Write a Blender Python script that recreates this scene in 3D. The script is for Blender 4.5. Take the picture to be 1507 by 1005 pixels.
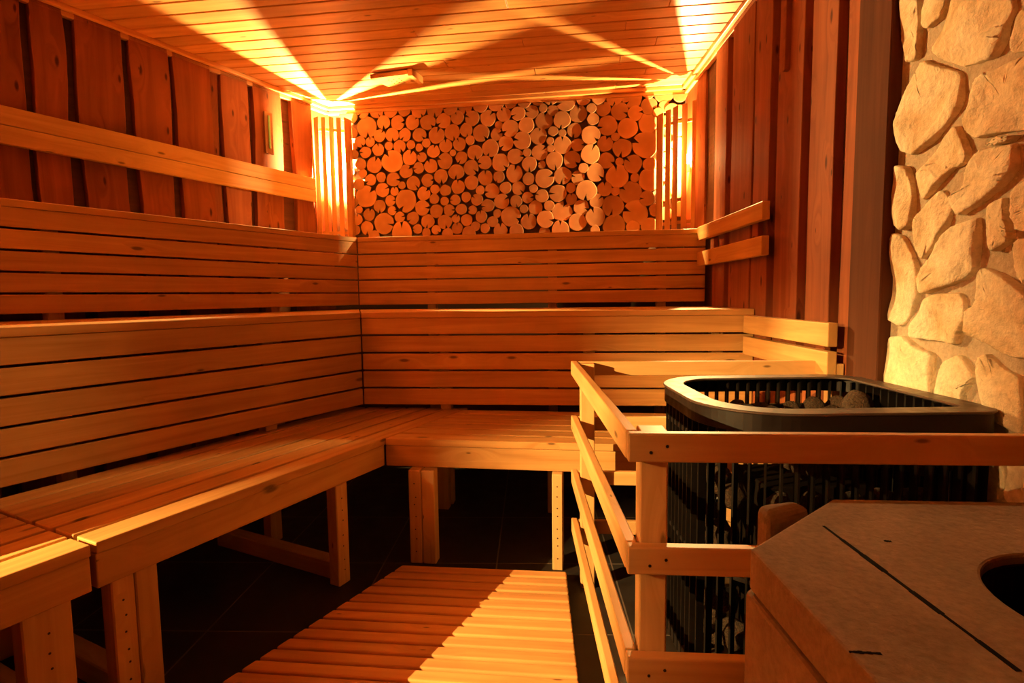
import bpy, math, random
from mathutils import Vector, Matrix
random.seed(7)
S = bpy.context.scene
for o in list(bpy.data.objects): bpy.data.objects.remove(o)

# ---------------- camera, world, exposure ----------------
FPX, PITCH, ROLL, EYE = 800.0, math.radians(4.75), math.radians(-.70), .96
_cp, _sp = math.cos(PITCH), math.sin(PITCH)
FW = Vector((0, _cp, -_sp)); _up = Vector((0, _sp, _cp)); _rt = Vector((1, 0, 0))
RR = _rt*math.cos(ROLL) + _up*math.sin(ROLL); UU = _up*math.cos(ROLL) - _rt*math.sin(ROLL)
cam = bpy.data.cameras.new('camera'); cam.sensor_width = 36; cam.lens = FPX/1507*36; cam.clip_start = .02
camo = bpy.data.objects.new('camera', cam); S.collection.objects.link(camo)
camo.matrix_world = Matrix(((RR.x, UU.x, -FW.x, 0), (RR.y, UU.y, -FW.y, 0), (RR.z, UU.z, -FW.z, EYE), (0, 0, 0, 1)))
S.camera = camo
W = bpy.data.worlds.new('world'); S.world = W; W.use_nodes = True
W.node_tree.nodes['Background'].inputs[0].default_value = (.0, .0, .0, 1)
W.node_tree.nodes['Background'].inputs[1].default_value = 0
S.view_settings.view_transform = 'Standard'; S.view_settings.look = 'None'
S.view_settings.gamma = 1; S.view_settings.use_curve_mapping = False
S.view_settings.exposure = 0.0
BULB_COL = (1.0, .64, .22)
BULB_L, BULB_R, BULB_ROOM = 650, 200, 2100      # watts of the two corner bulbs, then the corner bulb behind the viewer
S.cycles.max_bounces = 10; S.cycles.diffuse_bounces = 6

# ---------------- pixel helpers (a pixel into a point on a real plane) ----------------
def ray(x, y): return RR*((x-753.5)/FPX) - UU*((y-502.5)/FPX) + FW
def at_z(x, y, z):
    d = ray(x, y); t = (z-EYE)/d.z; return Vector((d.x*t, d.y*t, z))
def at_plane(x, y, P, a):
    d = ray(x, y); n = (-a[1], a[0]); t = (n[0]*P[0]+n[1]*P[1])/(n[0]*d.x+n[1]*d.y)
    return Vector((d.x*t, d.y*t, EYE+d.z*t))
def V2(x, y): return Vector((x, y))
def perp(d): return V2(-d.y, d.x)                  # left of a direction
def isect(P, d, Q, e):
    c = d.x*e.y-d.y*e.x; w = Q-P; t = (w.x*e.y-w.y*e.x)/c; return P+d*t

# ---------------- mesh builder ----------------
class MB:
    def __init__(s): s.v = []; s.f = []; s.uv = []; s.m = []
    def face(s, idx, uv, m=0): s.f.append(idx); s.uv.append(uv); s.m.append(m)
    def hexa(s, A, B, m=0):
        """A, B: four corners at each end of a board, same winding"""
        n = len(s.v); A = [Vector(p) for p in A]; B = [Vector(p) for p in B]
        s.v += A+B
        L = (sum(B, Vector())/4-sum(A, Vector())/4).length
        u0 = random.uniform(0, 50); v0 = 5*random.randint(0, 400)+1.0
        c = 0; k = len(A)
        for i in range(k):
            j = (i+1) % k; w = (A[j]-A[i]).length
            s.face([n+i, n+j, n+k+j, n+k+i], [(u0, v0+c), (u0, v0+c+w), (u0+L, v0+c+w), (u0+L, v0+c)], m); c += w
        w = (A[1]-A[0]).length; h = (A[2]-A[1]).length
        e = [(u0, v0), (u0+.02, v0+.3*w), (u0+.04, v0+.3*w+.2*h), (u0, v0+.2*h)]
        s.face([n+3, n+2, n+1, n], e, m); s.face([n+k, n+k+1, n+k+2, n+k+3], e, m)
    def plank(s, P, Q, a, b, z0, z1, m=0):
        """board along P->Q between side offsets a..b (to the left of P->Q)"""
        d = (Q-P).normalized(); n = perp(d)
        def q(R): return [(*(R+n*a), z0), (*(R+n*b), z0), (*(R+n*b), z1), (*(R+n*a), z1)]
        s.hexa(q(P), q(Q), m)
    def quad(s, p, z0, z1, m=0):
        """board from its plan p = [start a, start b, end b, end a]"""
        a, b, c, d = p
        s.hexa([(*a, z0), (*b, z0), (*b, z1), (*a, z1)], [(*d, z0), (*c, z0), (*c, z1), (*d, z1)], m)
    def post(s, c, d, w, t, z0, z1, m=0):
        """upright of plan w (along d) by t, corner at c"""
        d = d.normalized(); n = perp(d)
        q = [c, c+d*w, c+d*w+n*t, c+n*t]
        s.hexa([(*p, z0) for p in q], [(*p, z1) for p in q], m)
    def box(s, x0, x1, y0, y1, z0, z1, m=0): s.quad([V2(x0, y0), V2(x0, y1), V2(x1, y1), V2(x1, y0)], z0, z1, m)
    def extr(s, pts, off, m=0, mside=None, holes=None):
        """closed polygon pts (3D) extruded by off"""
        n = len(s.v); k = len(pts); s.v += [Vector(p) for p in pts]+[Vector(p)+off for p in pts]
        u0 = random.uniform(0, 50); v0 = 5*random.randint(0, 400)+1.0
        c = sum((Vector(p) for p in pts), Vector())/k
        nz = off.normalized(); ax = Vector((0, 0, 1)).cross(nz)
        if ax.length < .1: ax = Vector((1, 0, 0))
        ax.normalize(); ay = nz.cross(ax)
        fu = [(u0+(Vector(p)-c).dot(ax), v0+(Vector(p)-c).dot(ay)) for p in pts]
        s.face([n+k+i for i in range(k)], fu, m); s.face([n+k-1-i for i in range(k)], fu[::-1], m)
        for i in range(k):
            j = (i+1) % k
            s.face([n+i, n+j, n+k+j, n+k+i], [(u0, v0), (u0+.01, v0), (u0+.01, v0+.05), (u0, v0+.05)], m if mside is None else mside)
    def lathe(s, prof, c, n=24, m=0):
        b = len(s.v)
        for r, z in prof:
            for i in range(n):
                a = 2*math.pi*i/n; s.v.append(Vector((c[0]+r*math.cos(a), c[1]+r*math.sin(a), c[2]+z)))
        for k in range(len(prof)-1):
            for i in range(n):
                j = (i+1) % n
                s.face([b+k*n+i, b+k*n+j, b+(k+1)*n+j, b+(k+1)*n+i], [(i/n, k), (j/n, k), (j/n, k+1), (i/n, k+1)], m)
        s.face([b+n-1-i for i in range(n)], [(0, 0)]*n, m); e = b+(len(prof)-1)*n
        s.face([e+i for i in range(n)], [(0, 0)]*n, m)
    def build(s, name, mats, parent=None, origin=None, bevel=.0015, smooth=False, seg=1):
        if not isinstance(mats, (list, tuple)): mats = [mats]
        o3 = Vector(origin) if origin is not None else (Vector(parent['o']) if parent and 'o' in parent else Vector())
        me = bpy.data.meshes.new(name); me.from_pydata([v-o3 for v in s.v], [], s.f)
        ul = me.uv_layers.new(name='UVMap'); i = 0
        flat = [c for f in s.uv for c in f]
        for i, c in enumerate(flat): ul.data[i].uv = c
        for m in mats: me.materials.append(m)
        for p, m in zip(me.polygons, s.m): p.material_index = m; p.use_smooth = smooth
        me.validate(); 
        import bmesh
        bm = bmesh.new(); bm.from_mesh(me); bmesh.ops.recalc_face_normals(bm, faces=bm.faces); bm.to_mesh(me); bm.free()
        o = bpy.data.objects.new(name, me); S.collection.objects.link(o)
        if parent: o.parent = parent
        else: o.location = o3
        if bevel:
            b = o.modifiers.new('bevel', 'BEVEL'); b.width = bevel; b.segments = seg; b.limit_method = 'ANGLE'; b.angle_limit = .6
        return o
ORG = {}
class Root(dict): pass
def thing(name, label, cat, loc, group=None):
    o = bpy.data.objects.new(name, None); S.collection.objects.link(o); o.location = loc; o.empty_display_size = .05
    o['label'] = label; o['category'] = cat
    if group: o['group'] = group
    o['o'] = tuple(loc)
    return o
def tag(o, label, cat, group=None, kind=None):
    o['label'] = label; o['category'] = cat
    if group: o['group'] = group
    if kind: o['kind'] = kind
    return o
def struct(o, label=None):
    o['kind'] = 'structure'
    if label: o['label'] = label
    return o
def copy_of(o, loc, rot=None, scale=None, parent=None):
    c = o.copy(); S.collection.objects.link(c); c.location = loc
    if rot is not None: c.rotation_euler = rot
    if scale is not None: c.scale = scale
    if parent: c.parent = parent
    return c

# ---------------- materials ----------------
def newmat(name):
    m = bpy.data.materials.new(name); m.use_nodes = True; nt = m.node_tree; b = nt.nodes['Principled BSDF']; return m, nt, b
def N(nt, t, **k):
    n = nt.nodes.new(t)
    for a, v in k.items(): setattr(n, a, v)
    return n
def math_(nt, op, a, b=None, clamp=False):
    n = N(nt, 'ShaderNodeMath', operation=op, use_clamp=clamp)
    for i, v in enumerate((a, b)):
        if v is None: continue
        if isinstance(v, (int, float)): n.inputs[i].default_value = v
        else: nt.links.new(v, n.inputs[i])
    return n.outputs[0]
def mix(nt, f, a, b, mode='MIX'):
    n = N(nt, 'ShaderNodeMix', data_type='RGBA', blend_type=mode)
    for i, v in ((0, f), (6, a), (7, b)):
        if isinstance(v, (int, float)): n.inputs[i].default_value = v
        elif isinstance(v, tuple): n.inputs[i].default_value = (*v, 1)
        else: nt.links.new(v, n.inputs[i])
    return n.outputs[2]
def ramp(nt, v, stops):
    n = N(nt, 'ShaderNodeValToRGB'); nt.links.new(v, n.inputs[0]); e = n.color_ramp.elements
    while len(e) < len(stops): e.new(.5)
    for i, (p, c) in enumerate(stops): e[i].position = p; e[i].color = (*c, 1) if isinstance(c, tuple) else (c, c, c, 1)
    return n.outputs[0]
def wood(name, light, dark, knots=1.0, rough=.55, grain=1.0, var=.25, spec=.35):
    m, nt, b = newmat(name); L = nt.links
    uv = N(nt, 'ShaderNodeUVMap', uv_map='UVMap'); sep = N(nt, 'ShaderNodeSeparateXYZ'); L.new(uv.outputs[0], sep.inputs[0])
    bid = math_(nt, 'FLOOR', math_(nt, 'DIVIDE', sep.outputs[1], 5.0))
    wn = N(nt, 'ShaderNodeTexWhiteNoise', noise_dimensions='1D'); L.new(bid, wn.inputs['W'])
    # knots first: they bend the grain
    mk = N(nt, 'ShaderNodeMapping'); mk.inputs['Scale'].default_value = (4.2, 13, 1); L.new(uv.outputs[0], mk.inputs[0])
    vo = N(nt, 'ShaderNodeTexVoronoi', voronoi_dimensions='2D'); vo.inputs['Scale'].default_value = 1; L.new(mk.outputs[0], vo.inputs['Vector'])
    sc = N(nt, 'ShaderNodeSeparateColor'); L.new(vo.outputs['Color'], sc.inputs[0])
    keep = math_(nt, 'GREATER_THAN', sc.outputs[0], 1-.32*knots)
    kd = math_(nt, 'DIVIDE', vo.outputs['Distance'], math_(nt, 'ADD', math_(nt, 'MULTIPLY', sc.outputs[1], .10), .035))
    knot = math_(nt, 'MULTIPLY', ramp(nt, kd, [(.45, 1.0), (1.0, 0.0)]), keep)
    halo = math_(nt, 'MULTIPLY', ramp(nt, vo.outputs['Distance'], [(.0, 1.0), (.5, 0.0)]), keep)
    mp = N(nt, 'ShaderNodeMapping'); mp.inputs['Scale'].default_value = (1.6*grain, 34*grain, 1); L.new(uv.outputs[0], mp.inputs[0])
    bend = N(nt, 'ShaderNodeVectorMath', operation='ADD'); L.new(mp.outputs[0], bend.inputs[0])
    cx = N(nt, 'ShaderNodeCombineXYZ'); L.new(math_(nt, 'MULTIPLY', halo, 1.6), cx.inputs[1]); L.new(cx.outputs[0], bend.inputs[1])
    n1 = N(nt, 'ShaderNodeTexNoise', noise_dimensions='2D'); n1.inputs['Scale'].default_value = 1; n1.inputs['Detail'].default_value = 5; n1.inputs['Roughness'].default_value = .6; n1.inputs['Distortion'].default_value = .5
    L.new(bend.outputs[0], n1.inputs['Vector'])
    n2 = N(nt, 'ShaderNodeTexNoise', noise_dimensions='2D'); n2.inputs['Scale'].default_value = 3.0; n2.inputs['Detail'].default_value = 3; L.new(uv.outputs[0], n2.inputs['Vector'])
    g = ramp(nt, n1.outputs[0], [(.28, .0), (.72, 1.0)])
    col = mix(nt, g, dark, light)
    bl = ramp(nt, n2.outputs[0], [(.3, .84), (.75, 1.05)])
    col = mix(nt, 1.0, col, bl, 'MULTIPLY')
    tv = math_(nt, 'ADD', math_(nt, 'MULTIPLY', wn.outputs['Value'], var), 1-var*.6)
    tvc = N(nt, 'ShaderNodeCombineColor'); [L.new(tv, tvc.inputs[i]) for i in range(3)]
    col = mix(nt, 1.0, col, tvc.outputs[0], 'MULTIPLY')
    col = mix(nt, math_(nt, 'MULTIPLY', knot, .85), col, tuple(c*.22 for c in dark))
    L.new(col, b.inputs['Base Color']); b.inputs['Roughness'].default_value = rough
    b.inputs['Specular IOR Level'].default_value = spec
    bp = N(nt, 'ShaderNodeBump'); bp.inputs['Strength'].default_value = .12; bp.inputs['Distance'].default_value = .002
    L.new(math_(nt, 'SUBTRACT', n1.outputs[0], math_(nt, 'MULTIPLY', knot, .5)), bp.inputs['Height']); L.new(bp.outputs[0], b.inputs['Normal'])
    return m
M = {}
M['bench'] = wood('bench_wood', (.64, .36, .12), (.48, .235, .065), .5, .5)
M['pine'] = wood('pine_wood', (.74, .42, .16), (.60, .31, .10), .9, .45)
M['leg'] = wood('leg_wood', (.66, .40, .17), (.52, .28, .10), 1.0, .55)
M['ceil'] = wood('ceiling_wood', (.68, .33, .11), (.52, .22, .06), .7, .42, spec=.4)
M['wallw'] = wood('wall_board_wood', (.27, .078, .024), (.18, .046, .014), 1.3, .75, .8, spec=.12)
M['shaded_backer'] = wood('shaded_backer_wood', (.11, .032, .011), (.07, .018, .006), .5, .7)  # backing colour darkened to deepen the shade in the gaps between boards
M['column'] = wood('column_wood', (.085, .028, .011), (.06, .018, .007), .2, .8, spec=.1)
M['duck'] = wood('duckboard_wood', (.72, .36, .12), (.58, .26, .08), .7, .5)
M['slat'] = wood('lamp_slat_wood', (.52, .24, .08), (.40, .16, .05), .2, .6)
def logmat():
    m, nt, b = newmat('log_end_wood'); L = nt.links
    uv = N(nt, 'ShaderNodeUVMap', uv_map='UVMap'); oi = N(nt, 'ShaderNodeObjectInfo')
    ln = N(nt, 'ShaderNodeVectorMath', operation='LENGTH'); L.new(uv.outputs[0], ln.inputs[0])
    ns = N(nt, 'ShaderNodeTexNoise'); ns.inputs['Scale'].default_value = 2.2; ns.inputs['Detail'].default_value = 4
    add = N(nt, 'ShaderNodeVectorMath', operation='ADD'); L.new(uv.outputs[0], add.inputs[0]); L.new(oi.outputs['Location'], add.inputs[1]); L.new(add.outputs[0], ns.inputs['Vector'])
    r = math_(nt, 'ADD', math_(nt, 'MULTIPLY', ln.outputs['Value'], 55), math_(nt, 'MULTIPLY', ns.outputs[0], 6))
    ring = math_(nt, 'MULTIPLY', math_(nt, 'ADD', math_(nt, 'SINE', r), 1), .5)
    col = mix(nt, ring, (.44, .19, .07), (.52, .24, .095))
    bl = ramp(nt, ns.outputs[0], [(.3, .65), (.7, 1.1)]); col = mix(nt, 1, col, bl, 'MULTIPLY')
    tv = math_(nt, 'ADD', math_(nt, 'MULTIPLY', oi.outputs['Random'], .4), .72)
    cc = N(nt, 'ShaderNodeCombineColor'); [L.new(tv, cc.inputs[i]) for i in range(3)]
    col = mix(nt, 1, col, cc.outputs[0], 'MULTIPLY')
    L.new(col, b.inputs['Base Color']); b.inputs['Roughness'].default_value = .7; b.inputs['Specular IOR Level'].default_value = .25
    bp = N(nt, 'ShaderNodeBump'); bp.inputs['Strength'].default_value = .25; bp.inputs['Distance'].default_value = .003; L.new(ns.outputs[0], bp.inputs['Height']); L.new(bp.outputs[0], b.inputs['Normal'])
    return m
M['log'] = logmat()
def rocky(name, c1, c2, c3, scale, bump, rough=.85, fine=60):
    m, nt, b = newmat(name); L = nt.links
    tc = N(nt, 'ShaderNodeTexCoord'); oi = N(nt, 'ShaderNodeObjectInfo')
    add = N(nt, 'ShaderNodeVectorMath', operation='ADD'); L.new(tc.outputs['Object'], add.inputs[0])
    mu = N(nt, 'ShaderNodeVectorMath', operation='SCALE'); mu.inputs['Scale'].default_value = 3.7; L.new(oi.outputs['Location'], mu.inputs[0]); L.new(mu.outputs[0], add.inputs[1])
    n1 = N(nt, 'ShaderNodeTexNoise'); n1.inputs['Scale'].default_value = scale; n1.inputs['Detail'].default_value = 6; n1.inputs['Distortion'].default_value = .6
    n2 = N(nt, 'ShaderNodeTexNoise'); n2.inputs['Scale'].default_value = fine; n2.inputs['Detail'].default_value = 5; n2.inputs['Roughness'].default_value = .7
    for n in (n1, n2): L.new(add.outputs[0], n.inputs['Vector'])
    col = ramp(nt, n1.outputs[0], [(.32, c1), (.5, c2), (.68, c3)])
    col = mix(nt, 1, col, ramp(nt, n2.outputs[0], [(.3, .72), (.7, 1.05)]), 'MULTIPLY')
    L.new(col, b.inputs['Base Color']); b.inputs['Roughness'].default_value = rough; b.inputs['Specular IOR Level'].default_value = .2
    h = math_(nt, 'ADD', math_(nt, 'MULTIPLY', n1.outputs[0], 1.5), math_(nt, 'MULTIPLY', n2.outputs[0], .45))
    bp = N(nt, 'ShaderNodeBump'); bp.inputs['Strength'].default_value = bump; bp.inputs['Distance'].default_value = .012; L.new(h, bp.inputs['Height']); L.new(bp.outputs[0], b.inputs['Normal'])
    return m
M['stone'] = rocky('limestone', (.62, .44, .24), (.78, .62, .40), (.82, .70, .50), 8, 1.0)
M['mortar'] = rocky('mortar', (.40, .31, .21), (.46, .36, .25), (.50, .40, .28), 9, .7, .95, 90)
M['sand'] = rocky('sandstone', (.17, .12, .08), (.215, .16, .11), (.26, .195, .135), 6, .3, .9, 110)
M['rock'] = rocky('heater_rock', (.045, .025, .014), (.08, .045, .025), (.12, .075, .04), 9, .9, .9, 50)
def plain(name, c, rough=.5, metal=0, spec=.5):
    m, nt, b = newmat(name); b.inputs['Base Color'].default_value = (*c, 1); b.inputs['Roughness'].default_value = rough; b.inputs['Metallic'].default_value = metal
    b.inputs['Specular IOR Level'].default_value = spec
    ns = N(nt, 'ShaderNodeTexNoise'); ns.inputs['Scale'].default_value = 35; ns.inputs['Detail'].default_value = 5
    tc = N(nt, 'ShaderNodeTexCoord'); nt.links.new(tc.outputs['Object'], ns.inputs['Vector'])
    nt.links.new(ramp(nt, ns.outputs[0], [(.3, rough*.75), (.7, min(1, rough*1.2))]), b.inputs['Roughness'])
    nt.links.new(mix(nt, ns.outputs[0], tuple(x*.75 for x in c), tuple(min(1, x*1.25) for x in c)), b.inputs['Base Color'])
    return m
M['black'] = plain('black_steel', (.010, .007, .006), .5, .0, .25)
M['rim'] = plain('worn_rim_steel', (.085, .055, .042), .45, .3)
M['bar'] = plain('bar_steel', (.006, .004, .003), .6, .0, .12)
M['dark'] = plain('dark_void', (.006, .004, .003), .95, 0, .02)
M['screw'] = plain('screw_steel', (.03, .018, .01), .5, .3)
M['bark'] = plain('bark', (.10, .045, .02), .9)
M['porcelain'] = plain('lamp_socket_ceramic', (.55, .45, .35), .4)
M['tube'] = plain('thermometer_tube', (.16, .36, .22), .12, 0, .8)
M['thermo'] = plain('thermometer_wood', (.20, .08, .03), .5)
def emis(name, s):
    m, nt, b = newmat(name); nt.nodes.remove(b); e = N(nt, 'ShaderNodeEmission'); e.inputs[0].default_value = (*BULB_COL, 1); e.inputs[1].default_value = s
    nt.links.new(e.outputs[0], nt.nodes['Material Output'].inputs[0]); return m
def tilemat():
    m, nt, b = newmat('floor_tile'); L = nt.links
    tc = N(nt, 'ShaderNodeTexCoord'); mp = N(nt, 'ShaderNodeMapping'); mp.inputs['Rotation'].default_value = (0, 0, math.radians(2)); mp.inputs['Location'].default_value = (.885+.065+.41*6, -1.855-.031+.41*10, 0)
    L.new(tc.outputs['Object'], mp.inputs[0])
    br = N(nt, 'ShaderNodeTexBrick'); br.offset = 0; br.squash = 1
    for k, v in (('Scale', 1), ('Mortar Size', .0028), ('Mortar Smooth', .2), ('Brick Width', .41), ('Row Height', .41), ('Bias', 0)): br.inputs[k].default_value = v
    br.inputs['Color1'].default_value = (.021, .016, .014, 1); br.inputs['Color2'].default_value = (.027, .021, .018, 1); br.inputs['Mortar'].default_value = (.13, .10, .08, 1)
    L.new(mp.outputs[0], br.inputs[0])
    ns = N(nt, 'ShaderNodeTexNoise'); ns.inputs['Scale'].default_value = 12; ns.inputs['Detail'].default_value = 6; L.new(tc.outputs['Object'], ns.inputs[0])
    L.new(mix(nt, 1, br.outputs[0], ramp(nt, ns.outputs[0], [(.3, .7), (.7, 1.2)]), 'MULTIPLY'), b.inputs['Base Color'])
    L.new(ramp(nt, ns.outputs[0], [(.3, .35), (.7, .55)]), b.inputs['Roughness']); b.inputs['Specular IOR Level'].default_value = .4
    bp = N(nt, 'ShaderNodeBump'); bp.inputs['Strength'].default_value = .4; bp.inputs['Distance'].default_value = .003; bp.invert = True; L.new(br.outputs['Fac'], bp.inputs['Height']); L.new(bp.outputs[0], b.inputs['Normal'])
    return m
M['tile'] = tilemat()
def glass():
    m, nt, b = newmat('bulb_glass'); nt.nodes.remove(b); tr = N(nt, 'ShaderNodeBsdfTransparent'); gl = N(nt, 'ShaderNodeBsdfGlossy'); gl.inputs['Roughness'].default_value = .03
    fr = N(nt, 'ShaderNodeFresnel'); fr.inputs[0].default_value = 1.3; mx = N(nt, 'ShaderNodeMixShader')
    nt.links.new(fr.outputs[0], mx.inputs[0]); nt.links.new(tr.outputs[0], mx.inputs[1]); nt.links.new(gl.outputs[0], mx.inputs[2]); e = N(nt, 'ShaderNodeEmission'); e.inputs[0].default_value = (*BULB_COL, 1); e.inputs[1].default_value = 18; ad = N(nt, 'ShaderNodeAddShader'); nt.links.new(mx.outputs[0], ad.inputs[0]); nt.links.new(e.outputs[0], ad.inputs[1]); nt.links.new(ad.outputs[0], nt.nodes['Material Output'].inputs[0]); return m
M['glass'] = glass()

# ---------------- room plan ----------------
ZC = 2.22; Z1, Z2, Z3 = .45, .895, 1.31
BL = V2(-1.219, 3.751); BR = V2(1.098, 3.442)               # back corners of the room
LD = (V2(-1.948, 2.388)-BL).normalized()                     # left wall, running towards the viewer
RD = (V2(1.067, 2.456)-BR).normalized()                      # right wall, running towards the viewer
BD = (BR-BL).normalized()
YF = -.45
FL_ = BL+LD*((YF-BL.y)/LD.y); FR_ = BR+RD*((YF-BR.y)/RD.y)
COL0, COL1 = 1.63, 1.484                                      # the dark column between boards and stone
def rw(y): return BR+RD*((y-BR.y)/RD.y)                       # a point of the right wall line

mb = MB(); mb.extr([(-3.7, -.7, -.1), (1.4, -.7, -.1), (1.4, 4.1, -.1), (-3.7, 4.1, -.1)], Vector((0, 0, .1)))
struct(mb.build('floor', M['tile'], bevel=0), 'dark square floor tiles with thin pale grout')

mb = MB(); k = 0; pitch = .092; cn = V2(-BD.y, BD.x)         # boards parallel to the log wall
mb.extr([(-3.7, -.7, ZC+.022), (1.4, -.7, ZC+.022), (1.4, 4.1, ZC+.022), (-3.7, 4.1, ZC+.022)], Vector((0, 0, .08)), 1)
while True:
    P = BL-cn*(pitch*k-.03)
    a = isect(P, BD, BL, LD)-BD*.04; b = isect(P, BD, BR, RD)+BD*.04
    if a.y < YF-.3 and b.y < YF-.3: break
    off = [0, .9, 1.7][k % 3]; cut = a.lerp(b, [.62, .8, .45, .86][k % 4])
    for p, q in ((a, cut), (cut, b)): mb.plank(p+BD*.0005, q-BD*.0005, -pitch+.007, 0, ZC, ZC+.02)
    k += 1
struct(mb.build('ceiling', [M['ceil'], M['shaded_backer']], bevel=.003), 'tongue and groove boarded wooden ceiling')

# ---------------- board walls ----------------
def board_wall(name, P, d, inward, edges, zt, wave=.006, zb=0, mat='wallw', label=None):
    """backing plus proud boards with wavy edges; edges = list of (s0, s1, proud) along the wall line"""
    mb = MB(); n = inward
    s1 = max(e[1] for e in edges)+.02; s0 = min(e[0] for e in edges)-.02
    mb.plank(P+d*s0, P+d*s1, *( (0.0, -.05) if perp(d).dot(n) > 0 else (0.0, .05)), zb, zt+.05, 1)
    for a, b, th in edges:
        nz = 14; ph = [random.uniform(0, 6.3) for _ in range(4)]; fq = [random.uniform(2.5, 6) for _ in range(4)]
        def w(z, i): return wave*(math.sin(fq[i]*z+ph[i])+.5*math.sin(fq[i+1]*2.3*z+ph[i+1]))
        pts = [(a+w(zb+(zt-zb)*i/nz, 0), zb+(zt-zb)*i/nz) for i in range(nz+1)]
        pr = [(b+w(zb+(zt-zb)*i/nz, 2), zb+(zt-zb)*i/nz) for i in range(nz+1)]
        u0 = random.uniform(0, 50); v0 = 5*random.randint(0, 400)+1; base = len(mb.v)
        for (sa, z), (sb, _) in zip(pts, pr):
            for s_, o_ in ((sa, 0), (sa, th), (sb, th), (sb, 0)):
                q = P+d*s_+n*o_; mb.v.append(Vector((q.x, q.y, z)))
        vs = [0, th, th+(b-a), 2*th+(b-a)]
        for i in range(nz):
            for c in range(3):
                A = base+4*i+c
                za, zb_ = u0+pts[i][1], u0+pts[i+1][1]
                mb.face([A, A+1, A+5, A+4], [(za, v0+vs[c]), (za, v0+vs[c+1]), (zb_, v0+vs[c+1]), (zb_, v0+vs[c])])
        for i in (0, nz): mb.face([base+4*i+c for c in range(4)], [(u0, v0)]*4)
    return struct(mb.build(name, [M[mat], M['shaded_backer']], bevel=.002), label)
LN = V2(-LD.y, LD.x); LN = LN if LN.x > 0 else -LN            # into the room from the left wall
RN = V2(-1, .03).normalized()
def sL(px, py=120): p = at_plane(px, py, BL+LN*.03, LD); return (V2(p.x, p.y)-BL).dot(LD)
def sR(px, py=203): p = at_plane(px, py, BR+RN*.03, RD); return (V2(p.x, p.y)-BR).dot(RD)
eL = [(.0, sL(463, 200), .012)]
for a, b in ((456, 428), (411, 370), (363, 326), (308, 258), (247, 196), (181, 116), (97, 49), (38, -25)): eL.append((sL(a), sL(b), .03))
eL.insert(5, (sL(322), sL(310), .014))
s = eL[-1][1]+.05
while s < (FL_-BL).length-.02:
    w_ = random.uniform(.16, .24); eL.append((s, min(s+w_, (FL_-BL).length), .03)); s += w_+.05
struct(board_wall('wall_left', BL, LD, LN, eL, ZC, .0075), 'reddish waney edged boards covering the left wall')
eR = [(.0, sR(1033), .012), (sR(1051.5), sR(1068), .028)]
for a, b in ((1076, 1107.5), (1109, 1133), (1143, 1180), (1191, 1229), (1241, 1259)): eR.append((sR(a)+.004, sR(b)-.004, .030))
eR[-1] = (eR[-1][0], (rw(COL0)-BR).length, .028)
board_wall('wall_right', BR, RD, RN, eR, ZC, .0025, label='red brown upright boards covering the right wall')
mb = MB(); a_, b_ = rw(COL0), rw(COL1); mb.post(a_-RN*.05, RD, (b_-a_).length, .083*(1 if perp(RD).dot(RN) > 0 else -1), 0, ZC, 0)
struct(mb.build('trim_1', M['column'], bevel=.003), 'dark wooden corner board between red boards and stone wall')
# log wall backing
mb = MB(); mb.plank(BL-BD*.1, BR+BD*.1, 0, .06, 0, ZC+.05); struct(mb.build('wall_back', M['bark'], bevel=0), 'dark wall behind the log slices')
# wall behind the viewer, plain boards
eF = []; s = 0; LF = (FL_-FR_).length; dF = (FL_-FR_).normalized()
while s < LF-.1: eF.append((s, min(s+.17, LF), .02)); s += .19
board_wall('wall_front', FR_, dF, V2(0, 1), eF, ZC, .003)
# ceiling mouldings
for i, (P, Q, n) in enumerate(((BL, FL_, LN), (BL, BR, -cn), (BR, rw(COL1), RN)), 2):
    mb = MB(); d = (Q-P).normalized(); sg = 1 if perp(d).dot(n) > 0 else -1
    mb.plank(P, Q, 0, sg*.05, ZC-.022, ZC); mb.plank(P, Q, 0, sg*.03, ZC-.045, ZC-.022)
    struct(mb.build('trim_%d' % i, M['ceil'], bevel=.004, seg=2), 'ceiling moulding strip')

# ---------------- benches ----------------
C0 = V2(-.472, 1.946)                                         # inner front corner of the low bench
LB = V2(-.447, -.8945).normalized()                           # low left bench, towards the viewer
BB = V2(.990, -.142).normalized()                             # low back bench, towards the right
R1 = V2(-.684, 2.458); R1L = (V2(-1.345, 1.385)-R1).normalized(); R1B = (V2(1.06, 2.30)-R1).normalized()   # front line of the middle bench
R2 = V2(-.891, 3.186); R2L = (V2(-1.706, 1.853)-R2).normalized(); R2B = (V2(1.07, 2.95)-R2).normalized()   # front line of the upper bench
YE = -.40                                                     # benches run on past the viewer
def strips(mb, P, d, side, n, pitch, gap, z0, z1, E0, e0, E1, e1):
    """n seat slats parallel to P+d, stacked to `side`, cut by lines (E0,e0) and (E1,e1)"""
    for i in range(n):
        a = P+side*(pitch*i); b = P+side*(pitch*(i+1)-gap)
        mb.quad([isect(a, d, E0, e0), isect(b, d, E0, e0), isect(b, d, E1, e1), isect(a, d, E1, e1)], z0, z1)
def screws(mb, c, d, n, zs):
    """small screw heads on an upright face at plan point c, face direction n"""
    for z in zs:
        p = [Vector((c.x+d.x*.0026*math.cos(a)+n.x*.0006, c.y+d.y*.0026*math.cos(a)+n.y*.0006, z+.0026*math.sin(a))) for a in [i*math.pi/4 for i in range(8)]]
        mb.extr(p, Vector((-n.x*.003, -n.y*.003, 0)))
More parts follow.
